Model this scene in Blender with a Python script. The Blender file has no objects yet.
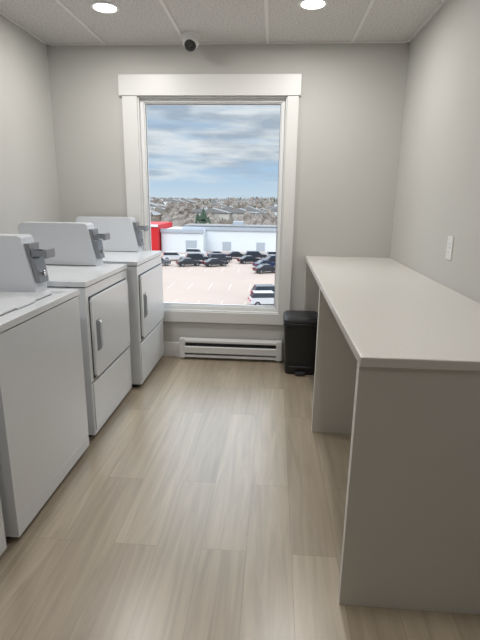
import bpy, math, random
from mathutils import Vector, Matrix
random.seed(7)
S = bpy.context.scene
try:
    S.view_settings.view_transform = 'Standard'
    S.view_settings.look = 'None'
except Exception: pass

# ---------------------------------------------------------------- materials
def sl(c):
    return tuple((v/255/12.92 if v/255 <= .04045 else ((v/255+.055)/1.055)**2.4) for v in c)+(1,)
def mat(name, rgb, rough=.6, metal=0., spec=.5, noise=0., nscale=8., bump=0., bscale=200., coat=0.):
    m = bpy.data.materials.new(name); m.use_nodes = True
    nt = m.node_tree; b = nt.nodes['Principled BSDF']
    c = sl(rgb)
    b.inputs['Base Color'].default_value = c
    b.inputs['Roughness'].default_value = rough
    b.inputs['Metallic'].default_value = metal
    b.inputs['Specular IOR Level'].default_value = spec
    if coat: b.inputs['Coat Weight'].default_value = coat
    tc = nt.nodes.new('ShaderNodeTexCoord')
    n = nt.nodes.new('ShaderNodeTexNoise'); n.inputs['Scale'].default_value = nscale
    n.inputs['Detail'].default_value = 4
    nt.links.new(tc.outputs['Object'], n.inputs['Vector'])
    r = nt.nodes.new('ShaderNodeMapRange')
    r.inputs['To Min'].default_value = 1-noise; r.inputs['To Max'].default_value = 1+noise
    nt.links.new(n.outputs['Fac'], r.inputs['Value'])
    vm = nt.nodes.new('ShaderNodeVectorMath'); vm.operation = 'SCALE'
    vm.inputs[0].default_value = c[:3]
    nt.links.new(r.outputs['Result'], vm.inputs['Scale'])
    nt.links.new(vm.outputs['Vector'], b.inputs['Base Color'])
    if bump:
        n2 = nt.nodes.new('ShaderNodeTexNoise'); n2.inputs['Scale'].default_value = bscale
        nt.links.new(tc.outputs['Object'], n2.inputs['Vector'])
        bp = nt.nodes.new('ShaderNodeBump'); bp.inputs['Strength'].default_value = bump
        bp.inputs['Distance'].default_value = .002
        nt.links.new(n2.outputs['Fac'], bp.inputs['Height'])
        nt.links.new(bp.outputs['Normal'], b.inputs['Normal'])
    return m
def emis(name, rgb, s):
    m = bpy.data.materials.new(name); m.use_nodes = True
    b = m.node_tree.nodes['Principled BSDF']
    b.inputs['Base Color'].default_value = sl(rgb)
    b.inputs['Emission Color'].default_value = sl(rgb)
    b.inputs['Emission Strength'].default_value = s
    return m

M_wall = mat('wall_paint', (191,190,186), .75, noise=.015, nscale=2, bump=.15, bscale=300)
M_trim = mat('white_trim_paint', (222,222,220), .4, noise=.01)
M_vinyl = mat('vinyl_frame', (232,233,233), .35, noise=.01)
M_enamel = mat('white_enamel', (226,229,233), .22, noise=.01, coat=.3)
M_enamel2 = mat('white_enamel_panel', (214,218,224), .25, noise=.01, coat=.3)
M_seam = mat('seam_shadow_gap', (62,64,68), .7)
M_grey = mat('grey_plastic', (132,137,144), .4, noise=.03)
M_steel = mat('brushed_steel', (150,152,156), .35, metal=.8, noise=.05)
M_dark = mat('dark_plastic', (45,47,50), .45, noise=.05)
M_black = mat('black_plastic', (26,27,29), .4, noise=.05)
M_rubber = mat('rubber', (20,20,20), .8)
M_cab = mat('laminate_panel', (202,199,192), .45, noise=.015, nscale=3)
M_edge = mat('edge_banding', (226,224,219), .45, noise=.01)
M_tbar = mat('ceiling_tbar', (226,224,220), .5)
M_heat = mat('heater_enamel', (214,214,213), .4, noise=.01)
M_label = mat('label_paper', (175,180,188), .5, noise=.1, nscale=60)
M_chrome = mat('lock_chrome', (190,190,192), .15, metal=1.)
M_lamp = emis('lamp_diffuser', (255,252,246), 4.)

def quartz():
    m = mat('quartz_counter', (214,210,202), .25, noise=.0)
    nt = m.node_tree; b = nt.nodes['Principled BSDF']
    tc = nt.nodes.new('ShaderNodeTexCoord')
    v = nt.nodes.new('ShaderNodeTexNoise'); v.inputs['Scale'].default_value = 300; v.inputs['Detail'].default_value = 2
    cr = nt.nodes.new('ShaderNodeValToRGB')
    cr.color_ramp.elements[0].position = .34; cr.color_ramp.elements[0].color = sl((203,199,193))
    cr.color_ramp.elements[1].position = .48; cr.color_ramp.elements[1].color = sl((213,210,205))
    nt.links.new(tc.outputs['Object'], v.inputs['Vector']); nt.links.new(v.outputs['Fac'], cr.inputs['Fac'])
    nt.links.new(cr.outputs['Color'], b.inputs['Base Color'])
    return m
M_quartz = quartz()

def ceil_tile():
    m = mat('ceiling_tile', (214,211,206), .9)
    nt = m.node_tree; b = nt.nodes['Principled BSDF']
    tc = nt.nodes.new('ShaderNodeTexCoord')
    n = nt.nodes.new('ShaderNodeTexNoise'); n.inputs['Scale'].default_value = 100; n.inputs['Detail'].default_value = 3
    cr = nt.nodes.new('ShaderNodeValToRGB')
    cr.color_ramp.elements[0].position = .34; cr.color_ramp.elements[0].color = sl((178,176,172))
    cr.color_ramp.elements[1].position = .52; cr.color_ramp.elements[1].color = sl((216,214,210))
    nt.links.new(tc.outputs['Object'], n.inputs['Vector']); nt.links.new(n.outputs['Fac'], cr.inputs['Fac'])
    nt.links.new(cr.outputs['Color'], b.inputs['Base Color'])
    bp = nt.nodes.new('ShaderNodeBump'); bp.inputs['Strength'].default_value = .35; bp.inputs['Distance'].default_value = .003
    nt.links.new(n.outputs['Fac'], bp.inputs['Height']); nt.links.new(bp.outputs['Normal'], b.inputs['Normal'])
    return m
M_ceil = ceil_tile()

def floor_mat():
    m = bpy.data.materials.new('vinyl_plank_floor'); m.use_nodes = True
    nt = m.node_tree; N = nt.nodes; L = nt.links; b = N['Principled BSDF']
    tc = N.new('ShaderNodeTexCoord')
    mp = N.new('ShaderNodeMapping'); mp.inputs['Rotation'].default_value = (0,0,math.radians(90)); mp.inputs['Location'].default_value = (.35,.07,0)
    L.new(tc.outputs['Object'], mp.inputs['Vector'])
    br = N.new('ShaderNodeTexBrick'); br.offset = .37; br.offset_frequency = 2
    br.inputs['Scale'].default_value = 1; br.inputs['Brick Width'].default_value = 1.22
    br.inputs['Row Height'].default_value = .18; br.inputs['Mortar Size'].default_value = .0009
    br.inputs['Mortar Smooth'].default_value = .5; br.inputs['Bias'].default_value = 0
    br.inputs['Color1'].default_value = sl((183,170,150)); br.inputs['Color2'].default_value = sl((163,149,129))
    br.inputs['Mortar'].default_value = sl((130,117,100))
    L.new(mp.outputs['Vector'], br.inputs['Vector'])
    ad = N.new('ShaderNodeVectorMath'); ad.operation = 'ADD'
    sc = N.new('ShaderNodeVectorMath'); sc.operation = 'SCALE'; sc.inputs['Scale'].default_value = 90
    m2 = N.new('ShaderNodeMapping'); m2.inputs['Scale'].default_value = (14, .9, 1)
    L.new(tc.outputs['Object'], m2.inputs['Vector'])
    L.new(br.outputs['Color'], sc.inputs[0]); L.new(m2.outputs['Vector'], ad.inputs[0]); L.new(sc.outputs['Vector'], ad.inputs[1])
    n = N.new('ShaderNodeTexNoise'); n.inputs['Scale'].default_value = 1.5; n.inputs['Detail'].default_value = 8; n.inputs['Distortion'].default_value = 1.2; n.inputs['Roughness'].default_value = .6
    L.new(ad.outputs['Vector'], n.inputs['Vector'])
    cr = N.new('ShaderNodeValToRGB')
    cr.color_ramp.elements[0].position = .3; cr.color_ramp.elements[0].color = (.72,.70,.67,1)
    cr.color_ramp.elements[1].position = .66; cr.color_ramp.elements[1].color = (1.1,1.1,1.1,1)
    L.new(n.outputs['Fac'], cr.inputs['Fac'])
    mx = N.new('ShaderNodeMix'); mx.data_type = 'RGBA'; mx.blend_type = 'MULTIPLY'; mx.inputs[0].default_value = .85
    L.new(br.outputs['Color'], mx.inputs[6]); L.new(cr.outputs['Color'], mx.inputs[7])
    m3 = N.new('ShaderNodeMapping'); m3.inputs['Scale'].default_value = (3.2, .55, 1)
    L.new(tc.outputs['Object'], m3.inputs['Vector'])
    n3 = N.new('ShaderNodeTexNoise'); n3.inputs['Scale'].default_value = 1.5; n3.inputs['Detail'].default_value = 3
    L.new(m3.outputs['Vector'], n3.inputs['Vector'])
    c3 = N.new('ShaderNodeValToRGB'); c3.color_ramp.elements[0].position=.35; c3.color_ramp.elements[0].color=(.93,.92,.91,1); c3.color_ramp.elements[1].position=.65; c3.color_ramp.elements[1].color=(1.05,1.05,1.05,1)
    L.new(n3.outputs['Fac'], c3.inputs['Fac'])
    my = N.new('ShaderNodeMix'); my.data_type = 'RGBA'; my.blend_type = 'MULTIPLY'; my.inputs[0].default_value = 1
    L.new(mx.outputs[2], my.inputs[6]); L.new(c3.outputs['Color'], my.inputs[7])
    L.new(my.outputs[2], b.inputs['Base Color'])
    b.inputs['Roughness'].default_value = .33
    b.inputs['Specular IOR Level'].default_value = .9
    b.inputs['Coat Weight'].default_value = .45; b.inputs['Coat Roughness'].default_value = .28
    bp = N.new('ShaderNodeBump'); bp.inputs['Strength'].default_value = .12; bp.inputs['Distance'].default_value = .002
    L.new(n.outputs['Fac'], bp.inputs['Height']); L.new(bp.outputs['Normal'], b.inputs['Normal'])
    return m
M_floor = floor_mat()

def glass_mat(name='window_glass'):
    m = bpy.data.materials.new(name); m.use_nodes = True
    nt = m.node_tree; N = nt.nodes; N.remove(N['Principled BSDF'])
    t = N.new('ShaderNodeBsdfTransparent'); t.inputs[0].default_value = (.97,.985,.985,1)
    g = N.new('ShaderNodeBsdfGlossy'); g.inputs['Roughness'].default_value = .08
    fr = N.new('ShaderNodeFresnel'); fr.inputs['IOR'].default_value = 1.08
    mx = N.new('ShaderNodeMixShader')
    nt.links.new(fr.outputs[0], mx.inputs[0]); nt.links.new(t.outputs[0], mx.inputs[1]); nt.links.new(g.outputs[0], mx.inputs[2])
    nt.links.new(mx.outputs[0], N['Material Output'].inputs['Surface'])
    return m
M_glass = glass_mat()

# ---------------------------------------------------------------- mesh builder
class MB:
    def __init__(s): s.v=[]; s.f=[]; s.m=[]; s.mats=[]
    def mi(s, m):
        if m not in s.mats: s.mats.append(m)
        return s.mats.index(m)
    def add(s, vs, fs, m):
        o=len(s.v); i=s.mi(m)
        s.v += [tuple(v) for v in vs]
        for f in fs: s.f.append([k+o for k in f]); s.m.append(i)
    def box(s, lo, hi, m):
        x0,y0,z0=lo; x1,y1,z1=hi
        vs=[(x0,y0,z0),(x1,y0,z0),(x1,y1,z0),(x0,y1,z0),(x0,y0,z1),(x1,y0,z1),(x1,y1,z1),(x0,y1,z1)]
        s.add(vs,[(0,3,2,1),(4,5,6,7),(0,1,5,4),(1,2,6,5),(2,3,7,6),(3,0,4,7)],m)
    def prism(s, axis, pts, a, b, m):
        def P(p,t):
            return {'x':(t,p[0],p[1]),'y':(p[0],t,p[1]),'z':(p[0],p[1],t)}[axis]
        n=len(pts); vs=[P(p,a) for p in pts]+[P(p,b) for p in pts]
        fs=[tuple(range(n)), tuple(range(2*n-1,n-1,-1))]
        for i in range(n):
            j=(i+1)%n; fs.append((i,i+n,j+n,j))
        s.add(vs,fs,m)
    def cyl(s, c, r, h, axis, m, n=24, r2=None):
        r2 = r if r2 is None else r2
        def P(a,rr,t):
            u,w=rr*math.cos(a),rr*math.sin(a)
            return {'x':(c[0]+t,c[1]+u,c[2]+w),'y':(c[0]+u,c[1]+t,c[2]+w),'z':(c[0]+u,c[1]+w,c[2]+t)}[axis]
        vs=[P(2*math.pi*i/n,r,0) for i in range(n)]+[P(2*math.pi*i/n,r2,h) for i in range(n)]
        fs=[tuple(range(n)),tuple(range(2*n-1,n-1,-1))]+[(i,i+n,(i+1)%n+n,(i+1)%n) for i in range(n)]
        s.add(vs,fs,m)
    def sphere(s,c,r,m,n=20,k=12,sz=1):
        vs=[];fs=[]
        for j in range(k+1):
            th=math.pi*j/k
            for i in range(n):
                a=2*math.pi*i/n
                vs.append((c[0]+r*math.sin(th)*math.cos(a),c[1]+r*math.sin(th)*math.sin(a),c[2]+r*sz*math.cos(th)))
        for j in range(k):
            for i in range(n):
                fs.append((j*n+i,j*n+(i+1)%n,(j+1)*n+(i+1)%n,(j+1)*n+i))
        s.add(vs,fs,m)
    def loft(s, secs, m, seg=5):
        rings=[]
        for z,cx,cy,hx,hy,r in secs:
            ring=[]
            for (sx,sy,a0) in ((1,1,0),(-1,1,90),(-1,-1,180),(1,-1,270)):
                for k in range(seg+1):
                    a=math.radians(a0+90*k/seg)
                    ring.append((cx+sx*(hx-r)+r*math.cos(a),cy+sy*(hy-r)+r*math.sin(a),z))
            rings.append(ring)
        n=len(rings[0]); vs=[p for r in rings for p in r]; fs=[]
        for j in range(len(rings)-1):
            for i in range(n):
                fs.append((j*n+i,j*n+(i+1)%n,(j+1)*n+(i+1)%n,(j+1)*n+i))
        fs.append(tuple(range(n-1,-1,-1))); fs.append(tuple((len(rings)-1)*n+i for i in range(n)))
        s.add(vs,fs,m)
    def mesh(s,name,smooth=35):
        me=bpy.data.meshes.new(name); me.from_pydata(s.v,[],s.f)
        for m in s.mats: me.materials.append(m)
        me.polygons.foreach_set('material_index', s.m)
        me.update()
        import bmesh
        bm=bmesh.new(); bm.from_mesh(me)
        bmesh.ops.recalc_face_normals(bm,faces=bm.faces); bm.to_mesh(me); bm.free()
        if smooth:
            me.shade_smooth(); me.set_sharp_from_angle(angle=math.radians(smooth))
        return me
    def obj(s,name,bevel=0,seg=2,smooth=35,parent=None):
        me=s.mesh(name,smooth); o=bpy.data.objects.new(name,me); S.collection.objects.link(o)
        if bevel:
            b=o.modifiers.new('bevel','BEVEL'); b.width=bevel; b.segments=seg; b.limit_method='ANGLE'; b.angle_limit=math.radians(50)
        if parent: o.parent=parent
        return o
def empty(name):
    o=bpy.data.objects.new(name,None); S.collection.objects.link(o); o.empty_display_size=.1; return o

# ---------------------------------------------------------------- room
XL,XR,YB,YF,H = -1.795,.951,3.89,-1.2,2.5
T=.16
def simple(name,lo,hi,m,bevel=0):
    b=MB(); b.box(lo,hi,m); return b.obj(name,bevel)
simple('floor',(XL-T,YF-T,-.12),(XR+T,YB+T,0),M_floor)
simple('ceiling',(XL-T,YF-T,H),(XR+T,YB+T,H+.1),M_ceil)
simple('wall_left',(XL-T,YF,0),(XL,YB,H),M_wall)
simple('wall_right',(XR,YF,0),(XR+T,YB,H),M_wall)
simple('wall_front',(XL-T,YF-T,0),(XR+T,YF,H),M_wall)
wx0,wx1,wz0,wz1 = -1.10,.07,.42,2.135
b=MB()
b.box((XL-T,YB,0),(wx0,YB+T,H),M_wall); b.box((wx1,YB,0),(XR+T,YB+T,H),M_wall)
b.box((wx0,YB,0),(wx1,YB+T,wz0),M_wall); b.box((wx0,YB,wz1),(wx1,YB+T,H),M_wall)
b.obj('wall_back')
b=MB()
for x in (-1.33,-.71,-.09,.53):
    b.box((x-.011,YF,H-.006),(x+.011,YB,H),M_tbar)
for y in (YB-1.22,YB-2.44,YB-3.66):
    b.box((XL,y-.011,H-.006),(XR,y+.011,H),M_tbar)
b.box((XL,YB-.022,H-.007),(XR,YB,H),M_tbar); b.box((XL,YF,H-.007),(XL+.022,YB,H),M_tbar)
b.box((XR-.022,YF,H-.007),(XR,YB,H),M_tbar); b.box((XL,YF,H-.007),(XR,YF+.022,H),M_tbar)
b.obj('trim_ceiling_grid')
bh=.135; bt=.014
simple('baseboard_left',(XL,YF,0),(XL+bt,YB,bh),M_trim,.003)
simple('baseboard_right',(XR-bt,YF,0),(XR,YB,bh),M_trim,.003)
simple('baseboard_back',(XL+bt,YB-bt,0),(XR-bt,YB,bh),M_trim,.003)
simple('baseboard_front',(XL+bt,YF,0),(XR-bt,YF+bt,bh),M_trim,.003)
ct=.02
b=MB()
b.box((wx0-.118,YB-ct,wz0),(wx0,YB,wz1),M_trim); b.box((wx1,YB-ct,wz0),(wx1+.088,YB,wz1),M_trim)
b.box((wx0-.14,YB-ct-.008,wz1),(wx1+.102,YB,wz1+.15),M_trim)
b.box((wx0-.118,YB-ct,wz0-.095),(wx1+.088,YB,wz0),M_trim)
b.obj('trim_1',.003)
w=empty('window_1')
b=MB(); lt=.010
b.box((wx0,YB-.005,wz0),(wx0+lt,YB+.15,wz1),M_trim); b.box((wx1-lt,YB-.005,wz0),(wx1,YB+.15,wz1),M_trim)
b.box((wx0,YB-.005,wz0),(wx1,YB+.15,wz0+lt),M_trim); b.box((wx0,YB-.005,wz1-lt),(wx1,YB+.15,wz1),M_trim)
b.obj('jamb_liner',.002,parent=w)
b=MB(); fy0,fy1=YB+.035,YB+.115
def ring(b,x0,x1,z0,z1,wd,y0,y1,m):
    b.box((x0,y0,z0),(x0+wd,y1,z1),m); b.box((x1-wd,y0,z0),(x1,y1,z1),m)
    b.box((x0+wd,y0,z0),(x1-wd,y1,z0+wd),m); b.box((x0+wd,y0,z1-wd),(x1-wd,y1,z1),m)
ring(b,wx0+lt,wx1-lt,wz0+lt,wz1-lt,.028,fy0,fy1,M_vinyl)
ring(b,wx0+lt+.028,wx1-lt-.028,wz0+lt+.028,wz1-lt-.028,.008,fy0+.012,fy1-.01,M_vinyl)
b.obj('vinyl_frame',.003,parent=w)
q=lt+.036
b=MB(); b.box((wx0+q-.003,fy0+.032,wz0+q-.003),(wx1-q+.003,fy0+.036,wz1-q+.003),M_glass); b.obj('glass_pane',parent=w)
b=MB(); ring(b,wx0+q,wx1-q,wz0+q,wz1-q,.004,fy0+.022,fy0+.031,M_grey); b.obj('glazing_gasket',parent=w)

# ---------------------------------------------------------------- heater
b=MB(); hx0,hx1=-.79,.10; hy=YB-bt
b.prism('x',[(hy,.025),(hy,.185),(hy-.045,.185),(hy-.062,.176),(hy-.062,.158),(hy-.03,.152),(hy-.03,.05),(hy-.062,.045),(hy-.062,.025)],hx0+.03,hx1-.03,M_heat)
b.box((hx0,hy-.066,.02),(hx0+.05,hy,.188),M_heat); b.box((hx1-.05,hy-.066,.02),(hx1,hy,.188),M_heat)
b.prism('x',[(hy-.066,.064),(hy-.066,.118),(hy-.058,.126),(hy-.06,.064)],hx0+.05,hx1-.05,M_heat)
for i in range(60):
    x=hx0+.06+i*(hx1-hx0-.12)/59
    b.box((x,hy-.055,.048),(x+.0015,hy-.03,.148),M_grey)
b.box((hx0+.05,hy-.032,.052),(hx1-.05,hy-.028,.15),M_dark)
for x in (hx0+.02,hx1-.03): b.box((x,hy-.05,0),(x+.01,hy-.02,.021),M_heat)
b.obj('baseboard_heater',.002)

# ---------------------------------------------------------------- trash can
b=MB(); tx,ty=.245,3.675
b.loft([(.0,tx,ty,.118,.115,.03),(.02,tx,ty,.122,.119,.03),(.40,tx,ty,.138,.135,.035),(.41,tx,ty,.146,.143,.035),(.43,tx,ty,.146,.143,.035)],M_black)
b.loft([(.434,tx,ty,.144,.141,.035),(.455,tx,ty,.144,.141,.035),(.475,tx,ty,.13,.127,.035),(.482,tx,ty,.10,.10,.03)],M_dark)
b.box((tx-.04,ty-.165,.012),(tx+.04,ty-.1,.03),M_dark)
b.box((tx-.09,ty-.135,.06),(tx+.09,ty-.118,.075),M_dark)
b.box((tx-.05,ty+.12,.4),(tx+.05,ty+.15,.45),M_dark)
b.obj('trash_can',.003)

# ---------------------------------------------------------------- counter
c=empty('folding_counter')
cx=.266; cz=.921; ck=.032
b=MB(); b.box((cx,1.32,cz-ck),(XR-.001,YB-.001,cz),M_quartz); b.obj('countertop',.004,3,parent=c)
b=MB()
for y0,y1 in ((1.345,1.375),(2.60,2.63),(YB-.045,YB-.016)):
    b.box((cx+.004,y0,0.0),(XR-bt-.001,y1,cz-ck),M_cab)
    b.box((cx+.0025,y0-.0003,0.0),(cx+.0045,y1+.0003,cz-ck-.001),M_edge)
b.obj('support_panels',.001,parent=c)
b=MB(); b.box((XR-bt-.02,1.376,cz-.13),(XR-bt-.002,2.599,cz-ck),M_cab); b.box((XR-bt-.02,2.631,cz-.13),(XR-bt-.002,YB-.046,cz-ck),M_cab)
b.obj('wall_cleat',.001,parent=c)

# outlet
b=MB(); oy,oz=2.60,1.128
b.box((XR-.006,oy-.038,oz-.062),(XR,oy+.038,oz+.062),M_trim)
for dz in (-.022,.022):
    b.box((XR-.008,oy-.017,oz+dz-.015),(XR-.005,oy+.017,oz+dz+.015),M_vinyl)
    for dy in (-.007,.007): b.box((XR-.0085,oy+dy-.0012,oz+dz-.004),(XR-.0075,oy+dy+.0012,oz+dz+.006),M_dark)
    b.cyl((XR-.0085,oy,oz+dz-.009),.002,.001,'x',M_dark,10)
b.cyl((XR-.007,oy,oz),.003,.001,'x',M_steel,10)
b.obj('power_outlet',.001)

# ---------------------------------------------------------------- laundry machines
def coin_console(b, f, y0, y1, zt):
    xb=f-.66
    b.prism('y',[(xb,zt),(f-.155,zt),(f-.155,zt+.03),(f-.205,zt+.262),(f-.222,zt+.272),(xb+.02,zt+.272),(xb,zt+.25)],y0,y1,M_enamel2)
    ym=(y0+y1)/2
    b.box((xb+.01,y0-.0015,zt+.0),(f-.16,y0+.001,zt+.004),M_seam)
    b.prism('y',[(f-.185,zt+.05),(f-.135,zt+.045),(f-.15,zt+.165),(f-.205,zt+.17)],ym-.045,ym+.045,M_steel)
    b.box((f-.20,ym-.035,zt+.175),(f-.10,ym+.035,zt+.20),M_grey)
    for k in (-.022,-.007,.008,.023): b.box((f-.165,ym+k-.002,zt+.199),(f-.118,ym+k+.002,zt+.2025),M_dark)
    b.box((f-.112,ym-.045,zt+.166),(f-.092,ym+.045,zt+.208),M_steel)
    b.box((f-.21,ym-.048,zt+.165),(f-.172,ym+.048,zt+.235),M_steel)
    b.cyl((f-.14,ym,zt+.09),.012,.012,'x',M_chrome,16)
def cabinet(b, f, y0, y1, zt):
    xb=f-.70
    b.box((xb+.01,y0+.004,.035),(f,y1-.004,zt-.034),M_enamel)
    b.box((xb+.04,y0+.03,.012),(f-.035,y1-.03,.04),M_dark)
    for x in (xb+.07,f-.07):
        for y in (y0+.06,y1-.06): b.cyl((x,y,0),.022,.03,'z',M_rubber,14)
    b.box((xb+.012,y0+.010,zt-.036),(f-.006,y1-.010,zt-.026),M_seam)
    b.box((xb,y0,zt-.028),(f+.006,y1,zt),M_enamel)
def washer(f,y0,y1,zt):
    g=empty('washing_machine')
    b=MB(); cabinet(b,f,y0,y1,zt)
    b.box((f-.001,y0+.01,.10),(f+.0015,y1-.01,.103),M_enamel2)
    b.obj('cabinet',.008,3,parent=g)
    b=MB()
    b.box((f-.44,y0+.05,zt),(f-.065,y1-.15,zt+.002),M_seam)
    b.box((f-.436,y0+.054,zt+.001),(f-.069,y1-.154,zt+.009),M_enamel)
    b.prism('y',[(f-.073,zt+.002),(f-.055,zt+.003),(f-.055,zt+.008),(f-.073,zt+.009)],(y0+y1)/2-.1,(y0+y1)/2+.05,M_enamel2)
    b.box((f-.10,y1-.12,zt),(f-.04,y1-.07,zt+.001),M_label)
    b.obj('lid',.002,parent=g)
    b=MB(); coin_console(b,f,y1-.13,y1-.012,zt); b.obj('coin_console',.004,parent=g)
def dryer(f,y0,y1,zt):
    g=empty('clothes_dryer')
    b=MB(); cabinet(b,f,y0,y1,zt)
    b.box((f-.001,y0+.006,.352),(f+.0012,y1-.006,.360),M_seam)
    b.obj('cabinet',.008,3,parent=g)
    b=MB(); d0,d1,e0,e1=y0+.045,y1-.045,.375,.835
    b.box((f-.001,d0-.007,e0-.007),(f+.003,d1+.007,e1+.007),M_seam)
    b.prism('x',[(d0+.02,e0),(d1-.02,e0),(d1,e0+.02),(d1,e1-.02),(d1-.02,e1),(d0+.02,e1),(d0,e1-.02),(d0,e0+.02)],f+.002,f+.018,M_enamel)
    b.obj('door',.005,3,parent=g)
    b=MB(); h0=d0+.035
    b.box((f+.016,h0,.52),(f+.0195,h0+.065,.70),M_grey)
    b.box((f+.0185,h0+.006,.53),(f+.021,h0+.036,.69),M_grey)
    b.prism('y',[(f+.018,.525),(f+.032,.54),(f+.032,.68),(f+.018,.695)],h0+.040,h0+.060,M_enamel2)
    b.obj('door_handle',.002,parent=g)
    b=MB(); b.box((f-.0005,y0+.02,.06),(f+.006,y1-.02,.345),M_enamel); b.obj('lower_panel',.004,parent=g)
    b=MB(); coin_console(b,f,y1-.13,y1-.012,zt); b.obj('coin_console',.004,parent=g)
washer(-.982,1.52,2.26,.912)
washer(-1.0,.76,1.47,.912)
dryer(-.99,2.36,3.08,.93)
dryer(-.935,3.13,3.85,.94)

# ---------------------------------------------------------------- ceiling fittings
for x,y,e in ((-1.08,3.18,11.5),(.188,3.163,12.5),(-1.08,1.35,7.5),(.188,1.35,7.5),(-.45,-.4,4.5)):
    b=MB()
    b.cyl((x,y,H-.008),.086,.008,'z',M_trim,40,.09)
    b.cyl((x,y,H-.0095),.07,.003,'z',M_lamp,40)
    b.obj('recessed_light')
    ld=bpy.data.lights.new('downlight','AREA'); ld.shape='DISK'; ld.size=.13
    ld.energy=e; ld.color=(1,.975,.94)
    lo=bpy.data.objects.new('downlight_lamp',ld); lo.location=(x,y,H-.012); S.collection.objects.link(lo)
b=MB(); sx,sy=-.64,3.70
b.cyl((sx,sy,H-.03),.06,.03,'z',M_trim,28,.07)
b.sphere((sx,sy,H-.05),.058,M_trim,sz=.85)
b.sphere((sx,sy-.02,H-.068),.044,M_black)
b.cyl((sx,sy-.069,H-.075),.018,.014,'y',M_dark,16)
b.obj('security_camera')

# ---------------------------------------------------------------- exterior
G=-10.6
M_lot=mat('parking_asphalt',(163,147,138),.9,noise=.12,nscale=.12)
M_line=mat('parking_paint',(184,174,168),.8)
M_grass=mat('dormant_ground',(134,126,116),.95,noise=.25,nscale=.03)
M_white=mat('store_siding',(206,211,216),.7,noise=.03,nscale=.3)
M_store2=mat('store_grey',(160,167,176),.7,noise=.03)
M_red=mat('store_red',(186,16,24),.6,noise=.03)
M_roof=mat('roof_grey',(124,123,124),.8,noise=.08,nscale=.5)
M_win=mat('dark_glazing',(48,56,66),.2)
M_bark=mat('bare_branches_hazed',(128,120,114),.95,noise=.2,nscale=.4)  # distance haze painted in: branch colours made lighter and greyer
M_bark2=mat('bare_branches_brown_hazed',(106,97,89),.95,noise=.2,nscale=.4)  # browner branches, same haze mixed into the colour
M_pine=mat('conifer_needles',(58,74,60),.95,noise=.25,nscale=.6)
b=MB(); b.box((-220,8,G-.5),(220,119.5,G),M_lot)
for y in (50,62,78,92):
    for i in range(28):
        x=-48+i*2.8
        b.box((x,y,G-.02),(x+.1,y+5,G+.005),M_line)
b.obj('ground')
town=empty('distant_town')
b=MB(); nx,ny=40,30; vs=[];fs=[]
def terr(x,y):
    t=max(0,(y-126)/700)
    return G-.05+ 9.6*min(1,t)**.75+ (1.2*math.sin(x*.011+1)+1.0*math.sin(x*.023+y*.01))*min(1,t*2.0)
for j in range(ny+1):
    for i in range(nx+1):
        y=120+ (j/ny)**1.5*900; x=(-1+2*i/nx)*900
        vs.append((x,y,terr(x,y)))
for j in range(ny):
    for i in range(nx):
        a=j*(nx+1)+i; fs.append((a,a+1,a+nx+2,a+nx+1))
b.add(vs,fs,M_grass); b.obj('hillside',smooth=60,parent=town)
b=MB()
b.box((-21.5,110,G),(40,119.4,G+5.4),M_white)
b.box((-21.5,109.7,G+4.9),(40,110,G+5.7),M_store2)
b.box((-25.6,106,G),(-16,119.4,G+5.0),M_white); b.box((-25.7,105.7,G+4.5),(-15.8,106.1,G+5.3),M_store2)
b.box((-20,105.9,G),(-17.5,106.05,G+2.8),M_store2)
for i in range(6):
    x=-12+i*8; b.box((x,109.9,G+.3),(x+2.0,110.05,G+2.3),M_store2)
b.box((-21.5,112,G+5.7),(40,119.4,G+5.9),M_roof)
for x in (-10,4,18): b.box((x,115,G+5.8),(x+2.4,117.5,G+6.8),M_store2)
b.obj('retail_store')
b=MB()
b.box((-60,104,G),(-25.9,119.4,G+6.2),M_red); b.box((-60,103.7,G+5.8),(-25.8,104,G+6.3),M_white)
b.box((-44,103.8,G),(-34,104,G+3),M_win)
b.box((-32,103.8,G+4.2),(-28.5,103.95,G+5.4),M_white)
b.obj('red_retail_store')
def car_mesh(col,kind):
    b=MB(); m=mat('car_paint',col,.25,coat=.3)
    if kind=='sedan':
        body=[(-2.2,.35),(2.2,.35),(2.28,.6),(2.2,.82),(1.1,.95),(-1.5,.98),(-2.2,.9),(-2.28,.6)]
        cab=[(1.05,.93),(.35,1.4),(-.9,1.42),(-1.65,.95)]
    else:
        body=[(-2.2,.4),(2.2,.4),(2.26,.7),(2.18,.98),(1.15,1.08),(-2.1,1.1),(-2.25,.7)]
        cab=[(1.1,1.05),(.5,1.62),(-1.8,1.65),(-2.1,1.08)]
    b.prism('y',body,-.9,.9,m)
    b.prism('y',cab,-.78,.78,M_win)
    zt=cab[1][1]; b.box((cab[2][0],-.74,zt-.03),(cab[1][0],.74,zt+.04),m)
    for x in (-1.4,1.4):
        for y in (-.92,.72):
            b.cyl((x,y,.34),.34,.2,'y',M_rubber,16); b.cyl((x,y-.01 if y<0 else y+.01,.34),.2,.2,'y',M_steel,10)
    for y in (-.65,.65):
        b.box((2.18,y-.18,.6),(2.3,y+.18,.75),M_white); b.box((-2.3,y-.18,.68),(-2.2,y+.18,.85),M_red)
    return b.mesh('car')
cm=[car_mesh((34,38,46),'sedan'),car_mesh((44,48,56),'suv'),car_mesh((60,70,92),'sedan'),car_mesh((190,192,196),'suv'),car_mesh((84,88,94),'suv'),car_mesh((26,46,84),'sedan')]
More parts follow.
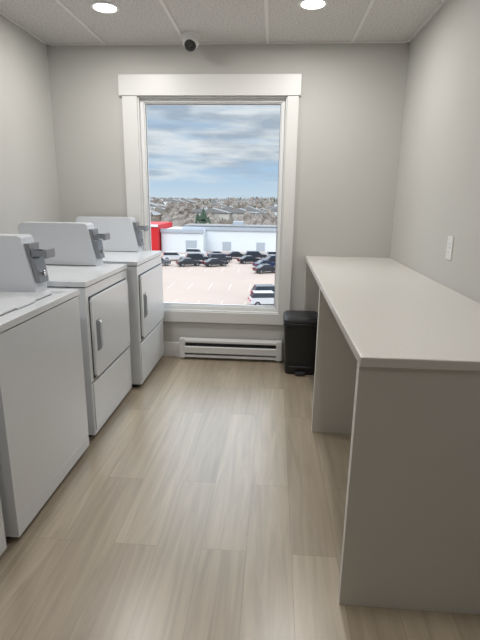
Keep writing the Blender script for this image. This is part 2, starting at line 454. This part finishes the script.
for x,y,k,rot in ((-15.4,84.5,0,25),(-14.8,90.5,1,20),(-10.6,85,0,28),(-11.5,97,5,15),(-7.6,97.5,0,10),(-3.6,97,1,10),(-16.5,99,3,5),
                   (-10.4,90.8,1,22),(-4.6,90.4,0,25),(-1.3,84.5,5,28),(-.2,90,1,205),(3.4,84.5,2,28),(-1.0,78.6,0,25),(3.6,78.4,5,25),
                   (-.3,57.5,4,15),(-.4,53.2,3,12),(-19.8,92,3,15),(4.6,90.5,0,25),(-21,84,4,20),(8.2,84,5,25),(.8,97.5,3,10)):
    o=bpy.data.objects.new('car',cm[k]); S.collection.objects.link(o)
    o.location=(x,y,G+.006); o.rotation_euler=(0,0,math.radians(rot))
hm=[mat('house_siding_a',(206,208,210),.8),mat('house_siding_b',(178,174,168),.8),mat('house_siding_c',(152,126,114),.8)]
b=MB()
for i in range(190):
    y=random.uniform(150,640); x=random.uniform(-.5,.45)*y
    z=terr(x,y)-.5; wd=random.uniform(3.5,7); dp=random.uniform(4,6); hh=random.uniform(3.5,6)
    b.box((x-wd,y-dp,z),(x+wd,y+dp,z+hh),random.choice((hm[0],hm[0],hm[1],hm[2])))
    b.prism('y',[(x-wd-.4,z+hh),(x+wd+.4,z+hh),(x,z+hh+1.7)],y-dp-.4,y+dp+.4,M_roof)
    for k in (-.5,.2): b.box((x+wd*k,y-dp-.05,z+1.4),(x+wd*k+1.1,y-dp,z+2.8),M_win)
b.obj('houses',smooth=0,parent=town)
b=MB()
def blob(x,y,z,r,h,m):
    n=7; rows=[(.0,.12),(.28,.14),(.38,.75),(.62,1.),(.85,.62),(1.,.08)]
    vs=[];fs=[]
    for (t,q) in rows:
        for i in range(n):
            a=2*math.pi*i/n; q2=q*r*random.uniform(.7,1.25)
            vs.append((x+q2*math.cos(a),y+q2*math.sin(a),z+h*t*random.uniform(.94,1.06)))
    for j in range(len(rows)-1):
        for i in range(n): fs.append((j*n+i,j*n+(i+1)%n,(j+1)*n+(i+1)%n,(j+1)*n+i))
    b.add(vs,fs,m)
def pine(x,y,z,r,h):
    for t in (0.1,.38,.65): b.cyl((x,y,z+h*t),r*(1.1-t),h*.36,'z',M_pine,8,.05)
for i in range(3000):
    y=128+ random.random()**1.3*700; x=random.uniform(-.55,.5)*y
    z=terr(x,y)-.4; h=random.uniform(4,7)
    if random.random()<.12: pine(x,y,z,h*.24,h*1.05)
    else: blob(x,y,z,h*random.uniform(.22,.34),h,random.choice((M_bark,M_bark2,M_bark)))
pine(-21,140,G,3.0,9.5); pine(-23,142,G,2.6,8); pine(-19.4,139,G,2.2,7)
b.obj('trees',smooth=0,parent=town)

sd=bpy.data.lights.new('sun','SUN'); sd.energy=1.3; sd.angle=math.radians(20); sd.color=(1,.95,.88)
so=bpy.data.objects.new('sun',sd); S.collection.objects.link(so); so.location=(0,-20,40)
so.rotation_euler=Vector((.35,.75,-.8)).to_track_quat('-Z','Y').to_euler()

# ---------------------------------------------------------------- sky
W=bpy.data.worlds.new('overcast_sky'); S.world=W; W.use_nodes=True
nt=W.node_tree; N=nt.nodes; L=nt.links; bg=N['Background']
tc=N.new('ShaderNodeTexCoord'); sp=N.new('ShaderNodeSeparateXYZ'); L.new(tc.outputs['Generated'],sp.inputs[0])
cr=N.new('ShaderNodeValToRGB'); e=cr.color_ramp.elements
e[0].position=0; e[0].color=sl((206,222,235)); e[1].position=.5; e[1].color=sl((184,196,210))
k=e.new(.04); k.color=sl((182,208,232)); k=e.new(.10); k.color=sl((164,196,227)); k=e.new(.2); k.color=sl((166,190,216))
L.new(sp.outputs['Z'],cr.inputs['Fac'])
mp=N.new('ShaderNodeMapping'); mp.inputs['Scale'].default_value=(1.,1.,6); mp.inputs['Location'].default_value=(.3,.2,.15)
L.new(tc.outputs['Generated'],mp.inputs['Vector'])
n=N.new('ShaderNodeTexNoise'); n.inputs['Scale'].default_value=3.4; n.inputs['Detail'].default_value=7; n.inputs['Roughness'].default_value=.55
L.new(mp.outputs['Vector'],n.inputs['Vector'])
mr=N.new('ShaderNodeMapRange'); mr.inputs['From Min'].default_value=.02; mr.inputs['From Max'].default_value=.13; mr.inputs['To Min'].default_value=-.10; mr.inputs['To Max'].default_value=.12
L.new(sp.outputs['Z'],mr.inputs['Value'])
ad=N.new('ShaderNodeMath'); ad.operation='ADD'; L.new(n.outputs['Fac'],ad.inputs[0]); L.new(mr.outputs['Result'],ad.inputs[1])
c2=N.new('ShaderNodeValToRGB'); c2.color_ramp.elements[0].position=.41; c2.color_ramp.elements[1].position=.60
L.new(ad.outputs[0],c2.inputs['Fac'])
c3=N.new('ShaderNodeValToRGB'); c3.color_ramp.elements[0].color=sl((228,233,237)); c3.color_ramp.elements[1].color=sl((172,184,199))
c3.color_ramp.elements[0].position=.42; c3.color_ramp.elements[1].position=.60
n2=N.new('ShaderNodeTexNoise'); n2.inputs['Scale'].default_value=6; n2.inputs['Detail'].default_value=6
L.new(mp.outputs['Vector'],n2.inputs['Vector']); L.new(n2.outputs['Fac'],c3.inputs['Fac'])
mx=N.new('ShaderNodeMix'); mx.data_type='RGBA'
L.new(c2.outputs['Color'],mx.inputs[0]); L.new(cr.outputs['Color'],mx.inputs[6]); L.new(c3.outputs['Color'],mx.inputs[7])
L.new(mx.outputs[2],bg.inputs['Color'])
st=N.new('ShaderNodeMapRange'); st.inputs['From Min'].default_value=.19; st.inputs['From Max'].default_value=.45
st.inputs['To Min'].default_value=1.0; st.inputs['To Max'].default_value=4.2
L.new(sp.outputs['Z'],st.inputs['Value']); L.new(st.outputs['Result'],bg.inputs['Strength'])

# ---------------------------------------------------------------- camera
t=math.radians(14.52); ph=math.radians(3.95); ro=math.radians(.85)
F=Vector((-math.sin(ph)*math.cos(t),math.cos(ph)*math.cos(t),-math.sin(t)))
R=Vector((math.cos(ph),math.sin(ph),0)); U=R.cross(F)
R2=R*math.cos(ro)+U*math.sin(ro); U2=U*math.cos(ro)-R*math.sin(ro)
cd=bpy.data.cameras.new('camera'); co=bpy.data.objects.new('camera',cd); S.collection.objects.link(co)
cd.sensor_fit='VERTICAL'; cd.sensor_height=36; cd.sensor_width=27; cd.lens=465/640*36
cd.clip_start=.05; cd.clip_end=3000
Mx=Matrix((R2,U2,-F)).transposed().to_4x4(); Mx.translation=Vector((0,0,1.364)); co.matrix_world=Mx
S.camera=co
